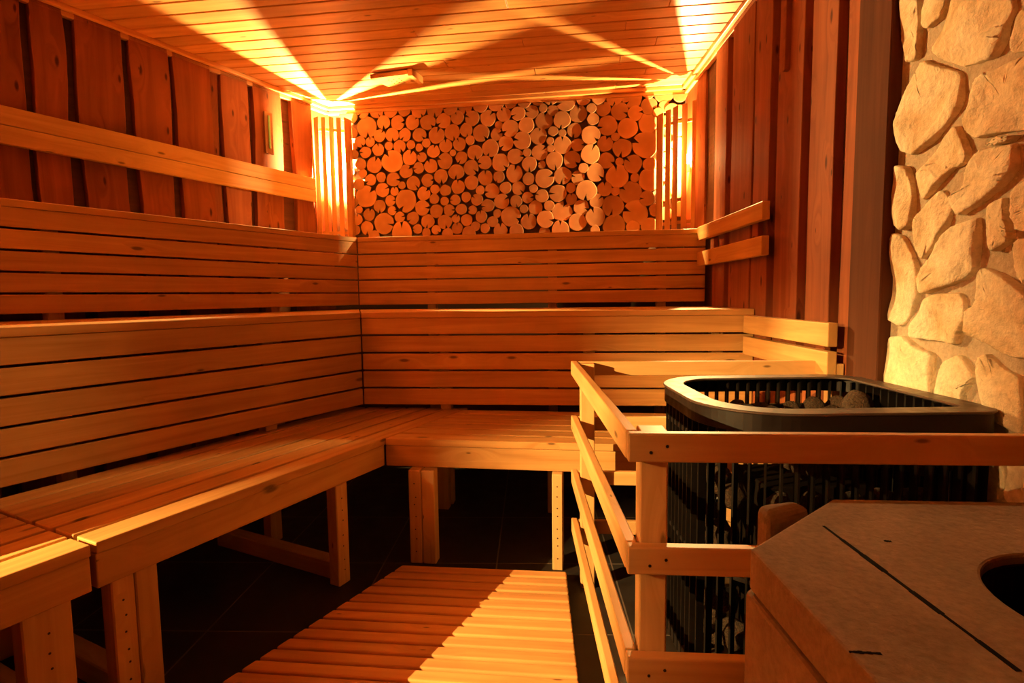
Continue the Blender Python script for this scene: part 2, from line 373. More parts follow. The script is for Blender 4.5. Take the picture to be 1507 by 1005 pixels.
def leg(parent, c, d, w, t, z0, z1, double=False, n=None, sc=0, inn=None):
    mb = MB(); d = d.normalized()
    if inn is not None and perp(d).dot(inn) < 0: c = c+d*w; d = -d
    if double:
        mb.post(c, d, w*.48, t, z0, z1); mb.post(c+d.normalized()*w*.5, d, w*.5, t*.94, z0, z1)
    else: mb.post(c, d, w, t, z0, z1)
    o = mb.build('leg', M['leg'], parent, bevel=.003)
    if sc:
        dd = d.normalized(); nn = -perp(dd)
        for i in range(sc):
            m2 = MB(); screws(m2, c+dd*w*((.25 if double else .5)+random.uniform(-.03, .03)), dd, nn, [z0+.03+(z1-z0-.06)*(i+.5+random.uniform(-.2, .2))/sc])
            m2.build('screw', M['screw'], parent=None, bevel=0, origin=parent['o']).parent = o; S.collection.objects[-1].location = (0, 0, 0)
    return o
LP_ = V2(-.8945, .447).normalized()                           # from the low left bench front towards its riser
BP_ = V2(.142, .990).normalized()
J = V2(-.879, 1.11)
ZS = Z1-.026
def low_bench(name, label, P0, d, side, L0, L1, E0, e0, E1, e1, n=6, pitch=.0905, fasc=True, loc=None, mat='bench'):
    t = thing('low_bench', label, 'bench', (*(loc or (P0+d*L0)), 0), 'low benches')
    mb = MB(); strips(mb, P0, d, side, n, pitch, .013, ZS, Z1, E0, e0, E1, e1)
    mb.build('seat', M[mat], t, bevel=.003, seg=2)
    mb = MB(); f0 = P0+d*(L0 if L0 else (-.010 if fasc == 2 else .0)); f1 = P0+d*L1; sg = 1 if perp(d).dot(side) > 0 else -1
    mb.plank(f0, f1, sg*.006, sg*.04, ZS-.078, ZS-.001)
    mb.build('front_rail', M[mat], t, bevel=.003, seg=2)
    return t
# main module along the left
g = .006
t = low_bench('low_bench', 'low slatted wooden bench along the left wall, running into the corner', C0, LB, LP_, .0, (J-C0).length, R1+R1B*0+V2(0, .06), R1B, J, LP_, n=6, fasc=2)
leg(t, V2(-.584, 1.738)-LP_*0, -LB, .052, .045, 0, ZS-.079, sc=7)
leg(t, J-LB*.035+LP_*.036, -LB, .10, .045, 0, ZS-.079, double=True, sc=7)
leg(t, V2(-1.095, 2.06), -LB, .05, .05, .062, ZS-.001)
leg(t, J-LB*.06+LP_*.48, -LB, .05, .05, .062, ZS-.001)
mb = MB(); q = V2(-.575, 1.765); mb.plank(q+LP_*.03, q+LP_*.66, -.05, 0, 0, .062); mb.build('stretcher', M['leg'], t, bevel=.003)
mb = MB(); q = J-LB*.075; mb.plank(q+LP_*.085, q+LP_*.60, -.05, 0, 0, .062); mb.build('stretcher', M['leg'], t, bevel=.003)
mb = MB(); mb.plank(C0+LP_*.5+LB*.08, J+LP_*.5-LB*.02, -.03, .0, ZS-.078, ZS-.001); mb.build('rear_rail', M['leg'], t, bevel=.003)
# nearer module on the left
J2 = J+LB*.010; E2 = J2+LB*1.0
t = low_bench('low_bench', 'nearest low slatted bench at the left edge, bright strip along its front', C0, LB, LP_, (J2-C0).length, (E2-C0).length, J2, LP_, E2, LP_, n=6)
leg(t, J2+LB*.115+LP_*.036, -LB, .085, .045, 0, ZS-.079, sc=7)
leg(t, E2-LB*.05+LP_*.036, -LB, .085, .045, 0, ZS-.079)
leg(t, J2+LB*.115+LP_*.46, -LB, .05, .05, .062, ZS-.001); leg(t, E2-LB*.05+LP_*.46, -LB, .05, .05, 0, ZS-.001)
mb = MB(); q = J2+LB*.06; mb.plank(q+LP_*.085, q+LP_*.60, -.05, 0, 0, .062); mb.build('stretcher', M['leg'], t, bevel=.003)
# module along the back
EX = rw(2.0)
t = low_bench('low_bench', 'low slatted wooden bench along the back, behind the duckboard', C0+BB*.004, BB, BP_, .0, (rw(1.74)-C0).length-.03, C0-LB*.0+BB*.006, -LB, EX-V2(.034, 0), RD, n=6, pitch=.088)
leg(t, V2(-.378, 1.90), BB, .096, .05, 0, ZS-.079, double=True, sc=7)
leg(t, V2(.132, 1.835), BB, .037, .09, 0, ZS-.079, sc=8)
leg(t, V2(-.355, 2.40), BB, .06, .045, 0, ZS-.001); leg(t, V2(.149, 2.34), BB, .07, .045, 0, ZS-.001)
leg(t, V2(.72, 1.80), BB, .06, .045, 0, ZS-.079); leg(t, V2(.72, 2.22), BB, .06, .045, 0, ZS-.001)
mb = MB(); mb.plank(C0+BP_*.47+BB*.3, C0+BP_*.47+BB*1.45, -.03, 0, ZS-.078, ZS-.001); mb.build('rear_rail', M['leg'], t, bevel=.003)

def step_bench(label, P, d, s_back, L, z, zlow, n, pitch, Ec, ec, Ee, ee, nr=5, legs=()):
    """a higher bench: seat slats, slatted riser under its front edge, posts behind the riser"""
    t = thing('tiered_bench', label, 'bench', (*(P+d*.3), 0), 'tiered benches')
    mb = MB(); strips(mb, P, d, s_back, n, pitch, .008, z-.026, z, Ec, ec, Ee, ee)
    mb.build('seat', M['bench'], t, bevel=.003, seg=2)
    mb = MB(); sg = 1 if perp(d).dot(s_back) > 0 else -1
    h = (z-.026-zlow-.018)/nr
    for i in range(nr):
        z1 = z-.027-h*i; z0 = z1-h+.008
        A = P+s_back*.004; A0 = isect(A, d, Ec, ec); B0 = isect(A, d, Ee, ee) if ee is not None else P+d*L
        mb.plank(A0, B0, 0, sg*.022, z0, z1)
    mb.build('riser', M['bench'], t, bevel=.002)
    for s in legs:
        leg(t, P+d*s+s_back*.032, d, .05, .05, 0, z-.027, inn=s_back)
    return t
def nrm(d, toward): n = perp(d); return n if n.dot(toward) > 0 else -n
bk = V2(0, 1)
n1L = nrm(R1L, V2(-1, 0)); n1B = nrm(R1B, bk); n2L = nrm(R2L, V2(-1, 0)); n2B = nrm(R2B, bk)
diag1 = (n1L+n1B*1.0); diag2 = n2L+n2B
END = V2(0, YE)
tm1 = step_bench('middle slatted bench and its riser along the left wall', R1, R1L, n1L, 3, Z2, Z1, 7, .0905, R1, R2-R1, END, V2(1, 0), legs=(.42, 1.25, 2.1, 2.9))
tm2 = step_bench('middle slatted bench and its riser across the back', R1+R1B*.002, R1B, n1B, 1.7, Z2, Z1, 7, .0905, R1+V2(.004, 0), R2-R1, rw(2.3)-V2(.034, 0), RD, legs=(.35, 1.0, 1.55))
WC = BL
tu1 = step_bench('upper slatted bench and its riser along the left wall', R2, R2L, n2L, 3, Z3, Z2, 5, .093, R2, WC-R2, END, V2(1, 0), legs=(.5, 1.4, 2.4, 3.4))
tu2 = step_bench('upper slatted bench and its riser in front of the log wall', R2+R2B*.002, R2B, n2B, 2, Z3, Z2, 5, .088, R2+V2(.004, 0), WC-R2, rw(2.95)-V2(.034, 0), RD, legs=(.4, 1.1, 1.7))

# boards on the walls: back rest at the left, short arm boards at the right
WLp = BL+LN*.078
b1 = at_plane(465, 264.7, WLp, LD); sb = (V2(b1.x, b1.y)-BL).dot(LD)
t = thing('back_rest', 'long two board back rest on the left wall above the upper bench', 'back rest', (*(BL+LD*sb), 1.58))
for z0, z1 in ((1.652, 1.725), (1.578, 1.650)):
    mb = MB(); P_ = BL+LD*sb; Q_ = FL_-LD*.5
    sg = 1 if perp(LD).dot(LN) > 0 else -1
    mb.plank(P_, Q_, sg*.05, sg*.078, z0, z1); mb.build('board', M['bench'], t, bevel=.004, seg=2)
for s in (sb+.35, sb+1.3, sb+2.3, sb+3.0):
    mb = MB(); mb.plank(BL+LD*s, BL+LD*(s+.05), sg*.026, sg*.051, 1.59, 1.715); mb.build('batten', M['leg'], t, bevel=.002)
sgr = 1 if perp(RD).dot(RN) > 0 else -1
def arm(px0, px1, py0, py1, zs, label, off=.055, y_fix=None):
    Pp = BR+RN*(off+.03)
    a = at_plane(px0, py0, Pp, RD); b = at_plane(px1, py1, Pp, RD)
    A = BR+RD*(V2(a.x, a.y)-BR).dot(RD); B = BR+RD*(V2(b.x, b.y)-BR).dot(RD)
    if y_fix: A = rw(y_fix)
    for i, (z0, z1, lab) in enumerate(zs):
        t = MB(); t.plank(A, B, sgr*off, sgr*(off+.03), z0, z1)
        o = t.build('arm_board', M['bench'], bevel=.003, seg=2, origin=(*(A+RN*off), z0)); tag(o, lab, 'board', label)
    for p, w_ in ((A.lerp(B, .15), 'far'), (A.lerp(B, .8), 'near')):
        mb = MB(); mb.plank(p, p+RD*.05, sgr*.031, sgr*(off-.001), zs[-1][0]+.005, zs[0][1]-.005)
        bt = mb.build('batten', M['wallw'], bevel=.002, origin=(*p, zs[-1][0])); tag(bt, '%s batten behind the %s' % (w_, label), 'batten')
arm(1047, 1122, 335, 306, [(1.245, 1.315, 'upper of the two short boards on the right wall beside the upper bench'), (1.108, 1.183, 'lower of the two short boards on the right wall beside the upper bench')], 'short boards high on the right wall', y_fix=2.94)
arm(1109, 1219.5, 463, 468, [(.795, .868, 'upper of the two wide boards on the right wall at middle bench height'), (.705, .780, 'lower of the two wide boards on the right wall at middle bench height')], 'wide boards low on the right wall', y_fix=2.29)

# ---------------- duckboard ----------------
a, b, c, d_ = V2(-.388, 1.805), V2(.172, 1.746), V2(-.712, 1.238), V2(.150, 1.223)
t = thing('duckboard', 'long slatted wooden duckboard lying on the dark floor between benches and railing', 'duckboard', (-.1, 1.3, 0))
eA = (c-a).normalized(); eB = (d_-b).normalized(); dd = (b-a).normalized(); nn = perp(dd)
mb = MB(); y = 0
for i in range(33):
    P = a-nn*(.0465*i); Q = P-nn*.0385
    mb.quad([isect(P, dd, a, eA), isect(Q, dd, a, eA), isect(Q, dd, b, eB), isect(P, dd, b, eB)], .020, .042)
mb.build('slats', M['duck'], t, bevel=.005, seg=3)
for f in (.12, .5, .88):
    mb = MB(); p = a.lerp(b, f); e = eA.lerp(eB, f).normalized(); mb.plank(p-nn*.01, p+e*1.42, -.02, .02, 0, .0195); mb.build('runner', M['leg'], t, bevel=.002)

# ---------------- railing around the heater ----------------
t = thing('railing', 'pale wooden guard railing with four rails around the black heater', 'railing', (.2, .85, 0))
RZ = (.745, .562, .378, .210); X0 = .179
for z in RZ:
    mb = MB(); mb.plank(V2(X0, .852), V2(X0+.015, 1.788), -.020, 0, z-.046, z); mb.build('rail', M['pine'], t, bevel=.003, seg=2)
    mb = MB(); mb.plank(V2(X0, .831), V2(1.0, .768), 0, .020, z-.046, z); mb.build('rail', M['pine'], t, bevel=.003, seg=2)
    if z < .5: continue
for z in RZ:
    mb = MB(); mb.plank(V2(X0+.037, 1.762), V2(1.000, 1.702), 0, .018, z-.046, z); mb.build('rail', M['pine'], t, bevel=.003, seg=2)
for c, dd_, w_ in ((V2(.2025, .852), V2(1, -.085), .045), (V2(.2165, 1.715), V2(1, -.06), .045), (V2(.955, .790), V2(1, -.085), .045), (V2(.974, 1.640), V2(1, 0), .036)):
    mb = MB(); mb.post(c, dd_, w_, .044, 0, .743); mb.build('post', M['pine'], t, bevel=.003, seg=2)
for z in RZ:
    for dx, dz in ((.035, -.030), (.060, -.020)):
        mb = MB(); p = V2(X0+dx, .831-.077*dx); screws(mb, p, V2(1, 0), V2(0, -1), [z+dz]); mb.build('screw', M['screw'], t, bevel=0)

# ---------------- heater ----------------
def outline(x0, x1, y0, y1, r, ins=0, k=16):
    pts = []
    for cx, cy, rr, a0 in ((x1, y1, r[0], 0), (x0, y1, r[1], 90), (x0, y0, r[2], 180), (x1, y0, r[3], 270)):
        sx = 1 if cx == x1 else -1; sy = 1 if cy == y1 else -1
        ox, oy = cx-sx*rr, cy-sy*rr
        for i in range(k+1):
            a = math.radians(a0+90*i/k); q = max(rr-ins, .004)
            px, py = ox+q*math.cos(a), oy+q*math.sin(a)
            if rr-ins < .004: px -= sx*(ins-rr+.004)*0; 
            pts.append((px, py))
    return pts
HX0, HX1, HY0, HY1 = .412, 1.012, 1.080, 1.618; HR = (.10, .17, .19, .06)
def ring(mb, ins0, ins1, z0, z1, m=0):
    A = outline(HX0, HX1, HY0, HY1, HR, ins0); B = outline(HX0+ins1, HX1-ins1, HY0+ins1, HY1-ins1, [max(r-ins1, .02) for r in HR], 0); n = len(A); b = len(mb.v)
    for P, z in ((A, z0), (A, z1), (B, z1), (B, z0)): mb.v += [Vector((x, y, z)) for x, y in P]
    for i in range(n):
        j = (i+1) % n
        for r in range(4):
            s = (r+1) % 4; mb.face([b+r*n+i, b+r*n+j, b+s*n+j, b+s*n+i], [(0, 0), (1, 0), (1, 1), (0, 1)], m)
t = thing('sauna_heater', 'big black sauna heater with a rounded steel rim and a cage full of stones', 'heater', (.71, 1.35, 0))
mb = MB(); ring(mb, 0, .055, .710, .716); mb.build('rim', M['rim'], t, bevel=.002, smooth=False)
HI = .012
def ring2(mb, i0, i1, z0, z1):
    A = outline(HX0+i0, HX1-i0, HY0+i0, HY1-i0, [max(r-i0, .02) for r in HR]); B = outline(HX0+i1, HX1-i1, HY0+i1, HY1-i1, [max(r-i1, .02) for r in HR]); n = len(A); b = len(mb.v)
    for P, z in ((A, z0), (A, z1), (B, z1), (B, z0)): mb.v += [Vector((x, y, z)) for x, y in P]
    for i in range(n):
        j = (i+1) % n
        for r in range(4):
            s = (r+1) % 4; mb.face([b+r*n+i, b+r*n+j, b+s*n+j, b+s*n+i], [(0, 0), (1, 0), (1, 1), (0, 1)])
mb = MB(); ring2(mb, .004, .010, .668, .7098); mb.build('rim_band', M['black'], t, bevel=.001)
mb = MB(); ring2(mb, .012, .030, .62, .632); ring2(mb, .012, .030, .335, .345); ring2(mb, .010, .034, .03, .07); mb.build('frame_rings', M['black'], t, bevel=.001)
# bars of the cage
P_ = outline(HX0+.018, HX1-.018, HY0+.018, HY1-.018, [max(r-.018, .02) for r in HR], 0, 12)
L_ = [0]
for i in range(len(P_)): a = Vector(P_[i]); b = Vector(P_[(i+1) % len(P_)]); L_.append(L_[-1]+(b-a).length)
NB = 64; bar0 = None
for k in range(NB):
    s = L_[-1]*(k+.3)/NB; i = max(j for j in range(len(P_)) if L_[j] <= s); a = Vector(P_[i]); b = Vector(P_[(i+1) % len(P_)]); p = a.lerp(b, (s-L_[i])/max(1e-6, (L_[i+1]-L_[i])))
    ang = math.atan2(b.y-a.y, b.x-a.x)
    if bar0 is None:
        mb = MB(); mb.box(-.0022, .0022, -.010, .010, .035, .70)
        bar0 = mb.build('cage_bar', M['bar'], origin=(0, 0, 0), bevel=0); bar0.parent = t; bar0.location = (p.x-.71, p.y-1.35, 0); bar0.rotation_euler = (0, 0, ang)
    else: copy_of(bar0, (p.x-.71, p.y-1.35, 0), (0, 0, ang))
mb = MB(); mb.box(.60, .86, 1.26, 1.44, .0, .50); mb.build('dark_filler_box', M['dark'], t, bevel=.004)  # black box added so the cage interior stays dark and closed
mb = MB()
for (x, y) in ((.46, 1.2), (.96, 1.13), (.96, 1.57), (.47, 1.5)): mb.box(x-.02, x+.02, y-.02, y+.02, 0, .03)
mb.build('feet', M['black'], t, bevel=.002)
# stones in the heater
def rock_mesh(seed, r=1.0):
    import bmesh
    rnd = random.Random(seed); bm = bmesh.new(); bmesh.ops.create_icosphere(bm, subdivisions=3, radius=1)
    pl = [(Vector((rnd.gauss(0, 1), rnd.gauss(0, 1), rnd.gauss(0, 1))).normalized(), rnd.uniform(.62, .9)) for _ in range(11)]
    for v in bm.verts:
        for n, d in pl:
            e = v.co.dot(n)
            if e > d: v.co -= n*(e-d)*.92
        v.co *= 1+.03*math.sin(7*v.co.x+seed)*math.sin(6*v.co.y+2*seed)
    me = bpy.data.meshes.new('heater_stone'); bm.to_mesh(me); bm.free(); me.materials.append(M['rock'])
    for p in me.polygons: p.use_smooth = True
    return me
RM = [rock_mesh(i) for i in range(7)]
rnd = random.Random(3); ns = 0
def inside(x, y, m): return HX0+m < x < HX1-m and HY0+m < y < HY1-m and not (x < HX0+.17 and y < HY0+.19 and math.hypot(x-HX0-.19, y-HY0-.19) > .19-m) and not (x < HX0+.17 and y > HY1-.17 and math.hypot(x-HX0-.17, y-HY1+.17) > .17-m)
for lz in range(7):
    z = .075+lz*.084
    for ix in range(7):
        for iy in range(6):
            x = HX0+.078+ix*.0745+rnd.uniform(-.008, .008)+(.02 if lz % 2 else 0); y = HY0+.074+iy*.078+rnd.uniform(-.008, .008)
            if x > HX1-.066 or not inside(x, y, .064): continue
            front = x < HX0+.13 or y < HY0+.13
            if lz < 6 and not front: continue
            if .55 < x < .90 and 1.22 < y < 1.48 and z < .5: continue
            zz = z+rnd.uniform(-.008, .008)
            if lz == 6: zz = .590+rnd.uniform(-.008, .022)+(.022 if y > 1.42 else 0)
            s = rnd.uniform(.034, .038)
            o = bpy.data.objects.new('heater_stone', RM[ns % 7]); S.collection.objects.link(o); o.location = (x, y, zz)
            o.rotation_euler = (rnd.uniform(0, 6), rnd.uniform(0, 6), rnd.uniform(0, 6)); o.scale = (s*rnd.uniform(.98, 1.08), s, s*rnd.uniform(.95, 1.08))
            top = lz == 6
            nx_ = ['left end', 'second from left', 'third from left', 'fourth from left', 'fifth from left', 'sixth from left', 'right end'][ix]
            if top: tag(o, 'brown heater stone on top of the pile, %s, %s' % (['front row', 'second row', 'third row', 'fourth row', 'fifth row', 'back row'][iy], nx_), 'stone', 'stones on top of the heater')
            else: tag(o, 'dark heater stone behind the bars, %s layer, %s, %s' % (['lowest', 'second', 'third', 'fourth', 'fifth', 'sixth'][lz], nx_, ['front', 'second row', 'third row', 'fourth row', 'fifth row', 'back'][iy]), 'stone', 'stones in the heater cage')
            ns += 1
o = bpy.data.objects.new('heater_stone', RM[2]); S.collection.objects.link(o); o.location = (.93, 1.46, .645); o.scale = (.058, .05, .05); o.rotation_euler = (.4, .2, 1)
tag(o, 'largest rounded brown stone near the right end of the heater opening', 'stone')

# ---------------- stone basin in the foreground ----------------
OC = [V2(*p) for p in ((.250, .556), (.419, .694), (.660, .675), (.820, .54), (.820, .33), (.650, .19), (.410, .19), (.2496, .345))]
HC = V2(.524, .437); HRd = .100
t = thing('stone_basin', 'octagonal sandstone basin with a round dark hole in the near right corner', 'stone basin', (.54, .44, 0))
def octring(mb, sc, z0, z1, hole, n=48, m=0):
    """octagon prism with a round hole"""
    cc = V2(.54, .44); P = [cc+(p-cc)*sc for p in OC]
    A, B = [], []
    for i in range(n):
        a = 2*math.pi*i/n; d = V2(math.cos(a), math.sin(a)); best = 9
        for k in range(8):
            p, q = P[k], P[(k+1) % 8]; e = q-p; c = d.x*e.y-d.y*e.x
            if abs(c) < 1e-9: continue
            w = p-HC; tt = (w.x*e.y-w.y*e.x)/c; u = (w.x*d.y-w.y*d.x)/c
            if tt > 0 and -1e-6 <= u <= 1+1e-6: best = min(best, tt)
        A.append((HC+d*best, a)); B.append(HC+d*hole)
    for k in range(8):
        v = P[k]-HC; a = math.atan2(v.y, v.x) % (2*math.pi)
        i = min(range(n), key=lambda i: min(abs(A[i][1]-a), 6.283-abs(A[i][1]-a))); A[i] = (P[k], A[i][1])
    b = len(mb.v); A = [x[0] for x in A]
    for Q, z in ((A, z0), (A, z1), (B, z1), (B, z0)): mb.v += [Vector((*p, z)) for p in Q]
    for i in range(n):
        j = (i+1) % n
        for r in range(4):
            s = (r+1) % 4; mb.face([b+r*n+i, b+r*n+j, b+s*n+j, b+s*n+i], [(0, 0), (1, 0), (1, 1), (0, 1)], m)
mb = MB(); octring(mb, 1.012, 0, .643, HRd+.012); mb.build('wall_block', M['sand'], t, bevel=.004, seg=2)
mb = MB(); octring(mb, 1.0, .646, .69, HRd); o = mb.build('top_slab', M['sand'], t, bevel=.003, seg=2)
mb = MB(); mb.lathe([(HRd-.03, .30), (HRd+.009, .305), (HRd+.009, .68), (HRd-.004, .68), (HRd-.004, .33), (.02, .32)], (HC.x, HC.y, 0), 40); mb.build('basin_liner', M['dark'], t, bevel=0, smooth=False)
# joints between the slabs: thin dark mortar strips let into the top
def joint(p, q, w, z=.6903):
    mb = MB()
    d = (q-p).normalized(); n = perp(d)*w/2; k = 7
    for i in range(k):
        a = p.lerp(q, i/k); b = p.lerp(q, (i+1)/k); wa = .5+.5*((i*7) % 5)/4
        mb.hexa([(*(a-n*wa), z-.002), (*(a+n*wa), z-.002), (*(a+n*wa), z), (*(a-n*wa), z)], [(*(b-n*wa), z-.002), (*(b+n*wa), z-.002), (*(b+n*wa), z), (*(b-n*wa), z)])
    mb.build('slab_joint', M['dark'], t, bevel=0)
def tz(x, y): p = at_z(x, y, .69); return V2(p.x, p.y)
joint(tz(1212, 774), tz(1500, 988), .006); joint(tz(1250, 959), tz(1297, 962), .0035); joint(tz(1301, 796), tz(1312, 797), .005)
# rough block standing behind the slab
mb = MB(); mb.hexa([(.348, .722, 0), (.415, .732, 0), (.412, .768, 0), (.350, .766, 0)], [(.344, .716, .655), (.410, .726, .668), (.405, .764, .662), (.348, .760, .66)]); mb.build('rear_block', M['sand'], t, bevel=.012, seg=3)

# ---------------- stone wall ----------------
mb = MB(); P, Q = rw(COL1), FR_
mb.plank(P, Q, *((-.06, 0) if perp(RD).dot(RN) > 0 else (0, .06)), 0, ZC+.05)
SW = mb.build('wall_stone', M['mortar'], bevel=0, origin=(P.x, P.y, 0)); SW.name = 'wall_right_front'; struct(SW, 'pale natural stone wall in pale mortar at the right')
SP = [
 [(1357, -10), (1394, -10), (1385, 25), (1362, 43), (1353, 36)],
 [(1322, -8), (1350, -10), (1351, 40), (1349, 85), (1334, 92), (1320, 60)],
 [(1400, -10), (1484, -10), (1487, 15), (1477, 38), (1474, 60), (1460, 85), (1425, 95), (1412, 98), (1385, 88), (1370, 73), (1387, 40)],
 [(1499, 22), (1512, 10), (1550, 20), (1560, 66), (1512, 74), (1489, 78), (1487, 60)],
 [(1354, 89), (1377, 98), (1411, 108), (1410, 151), (1402, 165), (1373, 204), (1341, 228), (1322, 222), (1319, 170), (1333, 130), (1341, 108)],
 [(1430, 118), (1444, 108), (1466, 102), (1488, 90), (1507, 81), (1560, 78), (1575, 170), (1508, 190), (1462, 196), (1437, 203), (1420, 193), (1417, 178), (1427, 155)],
 [(1404, 185), (1412, 200), (1422, 227), (1412, 243), (1396, 249), (1355, 296), (1347, 278), (1346, 255), (1359, 241), (1384, 203)],
 [(1396, 288), (1414, 278), (1420, 247), (1439, 222), (1465, 216), (1489, 212), (1492, 247), (1473, 271), (1439, 299), (1408, 318), (1398, 303)],
 [(1447, 214), (1465, 202), (1493, 199), (1486, 208), (1462, 213)],
 [(1383, 277), (1397, 304), (1390, 331), (1369, 363), (1353, 382), (1342, 363), (1344, 322), (1356, 308)],
 [(1434, 320), (1436, 335), (1435, 370), (1432, 395), (1418, 410), (1396, 419), (1356, 433), (1352, 415), (1358, 392), (1385, 347), (1398, 334)],
 [(1306, 344), (1326, 348), (1343, 384), (1349, 402), (1348, 436), (1335, 462), (1322, 480), (1304, 470), (1300, 400)],
 [(1307, 246), (1335, 247), (1341, 290), (1341, 330), (1326, 339), (1307, 330)],
 [(1449, 302), (1474, 290), (1477, 320), (1485, 340), (1484, 355), (1458, 372), (1449, 342)],
 [(1484, 277), (1530, 255), (1545, 345), (1496, 339), (1486, 320)],
 [(1357, 442), (1375, 433), (1412, 431), (1416, 469), (1411, 490), (1405, 507), (1377, 501), (1337, 497), (1341, 473)],
 [(1434, 402), (1443, 394), (1467, 403), (1486, 414), (1520, 440), (1540, 530), (1480, 525), (1449, 501), (1423, 491), (1423, 457), (1435, 449)],
 [(1495, 351), (1545, 352), (1560, 425), (1507, 423), (1491, 400)],
 [(1302, 497), (1326, 494), (1347, 511), (1370, 521), (1369, 543), (1365, 585), (1330, 590), (1300, 570)],
 [(1385, 534), (1411, 521), (1432, 553), (1420, 569), (1413, 584), (1405, 640), (1376, 625), (1379, 570)],
 [(1441, 527), (1451, 521), (1473, 544), (1500, 556), (1506, 600), (1500, 640), (1466, 622), (1448, 600), (1437, 551)],
 [(1512, 560), (1560, 548), (1580, 680), (1512, 672)],
 [(1430, 640), (1458, 640), (1476, 690), (1470, 738), (1432, 735)], [(1480, 650), (1507, 684), (1540, 700), (1550, 760), (1478, 742), (1484, 700)],
]
def chaikin(p, k=2):
    for _ in range(k):
        q = []
        for i in range(len(p)):
            a, b = p[i], p[(i+1) % len(p)]; q += [a*.86+b*.14, a*.14+b*.86]
        p = q
    return p
RU = V2(RD.x, RD.y)
def stone(poly, th, rnd):
    """poly: (s along the wall, z); a faceted, rounded stone of thickness th"""
    import bmesh
    p = chaikin([V2(*q) for q in poly], 2); p = [p[i].lerp(p[(i+1) % len(p)], f) for i in range(len(p)) for f in (0, .5)]; p = [q_+V2(rnd.uniform(-.0012, .0012), rnd.uniform(-.0012, .0012)) for q_ in p]; p2 = []
    for i in range(len(p)):
        a, b = p[i], p[(i+1) % len(p)]; p2 += [a]
    p = p2
    c = sum(p, V2(0, 0))/len(p); bm = bmesh.new(); rings = []
    tilt = V2(rnd.uniform(-.03, .03), rnd.uniform(-.03, .03)); f = [rnd.uniform(9, 22) for _ in range(4)]
    def hgt(q, base):
        return base+tilt.dot(q-c)*base/th+base/th*.006*(math.sin(f[0]*q.x*2+f[2])*math.sin(f[1]*q.y*2)+.5*math.sin(f[2]*q.x*3+f[3]*q.y*2.6))
    for sc, base in ((1.02, -.004), (1.018, th*.5), (1.005, th*.9), (.975, th), (.86, th*1.02), (.70, th*1.03), (.52, th*1.03), (.34, th*1.04), (.17, th*1.04)):
        row = []
        for i, q in enumerate(p):
            v = c+(q-c)*sc
            if .5 < sc < .99: v += V2(rnd.uniform(-.0015, .0015), rnd.uniform(-.0015, .0015))
            w = P+RD*v.x+RN*hgt(v, base); row.append(bm.verts.new((w.x, w.y, v.y)))
        rings.append(row)
    for a, b in zip(rings, rings[1:]):
        for i in range(len(p)):
            j = (i+1) % len(p); bm.faces.new([a[i], a[j], b[j], b[i]])
    w = P+RD*c.x+RN*hgt(c, th*1.06); cv = bm.verts.new((w.x, w.y, c.y)); r = rings[-1]
    for i in range(len(p)): bm.faces.new([r[i], r[(i+1) % len(p)], cv])
    bmesh.ops.recalc_face_normals(bm, faces=bm.faces)
    for v in bm.verts: v.co -= Vector((P.x, P.y, 0))
    me = bpy.data.meshes.new('stone'); bm.to_mesh(me); bm.free(); me.materials.append(M['stone'])
    for q in me.polygons: q.use_smooth = True
    o = bpy.data.objects.new('stone', me); S.collection.objects.link(o); o.parent = SW
    return o
P = rw(COL1); rs = random.Random(11); Pf = P+RN*.014
done = []
for pl in SP:
    q = []
    for x, y in pl:
        w = at_plane(x, y, Pf, RD); q.append(((V2(w.x, w.y)-P).dot(RD), w.z))
    if sum(a[0] for a in q)/len(q) < -.02: continue
    q = [(max(a, .004), z) for a, z in q]
    done.append((sum(a for a, _ in q)/len(q), sum(z for _, z in q)/len(q))); stone(q, .014+rs.uniform(-.003, .004), rs)
# the rest of the wall, outside what the photograph shows
nx, nz = 14, 10; jit = {}
def J_(i, j):
    if (i, j) not in jit: jit[(i, j)] = V2(.0+i*.225+(.08 if j % 2 else 0)+rs.uniform(-.045, .045), j*.222+rs.uniform(-.035, .035))
    return jit[(i, j)]
for i in range(nx):
    for j in range(nz):
        q = [J_(i, j), J_(i+1, j), J_(i+1, j+1), J_(i, j+1)]; c = sum(q, V2(0, 0))/4
        q = [c+(a-c)*.90 for a in q]
        if max(a.x for a in q) > 3.1 or max(a.y for a in q) > ZC-.05 or min(a.y for a in q) < 0 or min(a.x for a in q) < .004: continue
        if c.x < .62 and c.y > .42: continue
        if min(math.hypot(c.x-a, c.y-b) for a, b in done) < .19: continue
        stone([(a.x, a.y) for a in q], .014, rs)

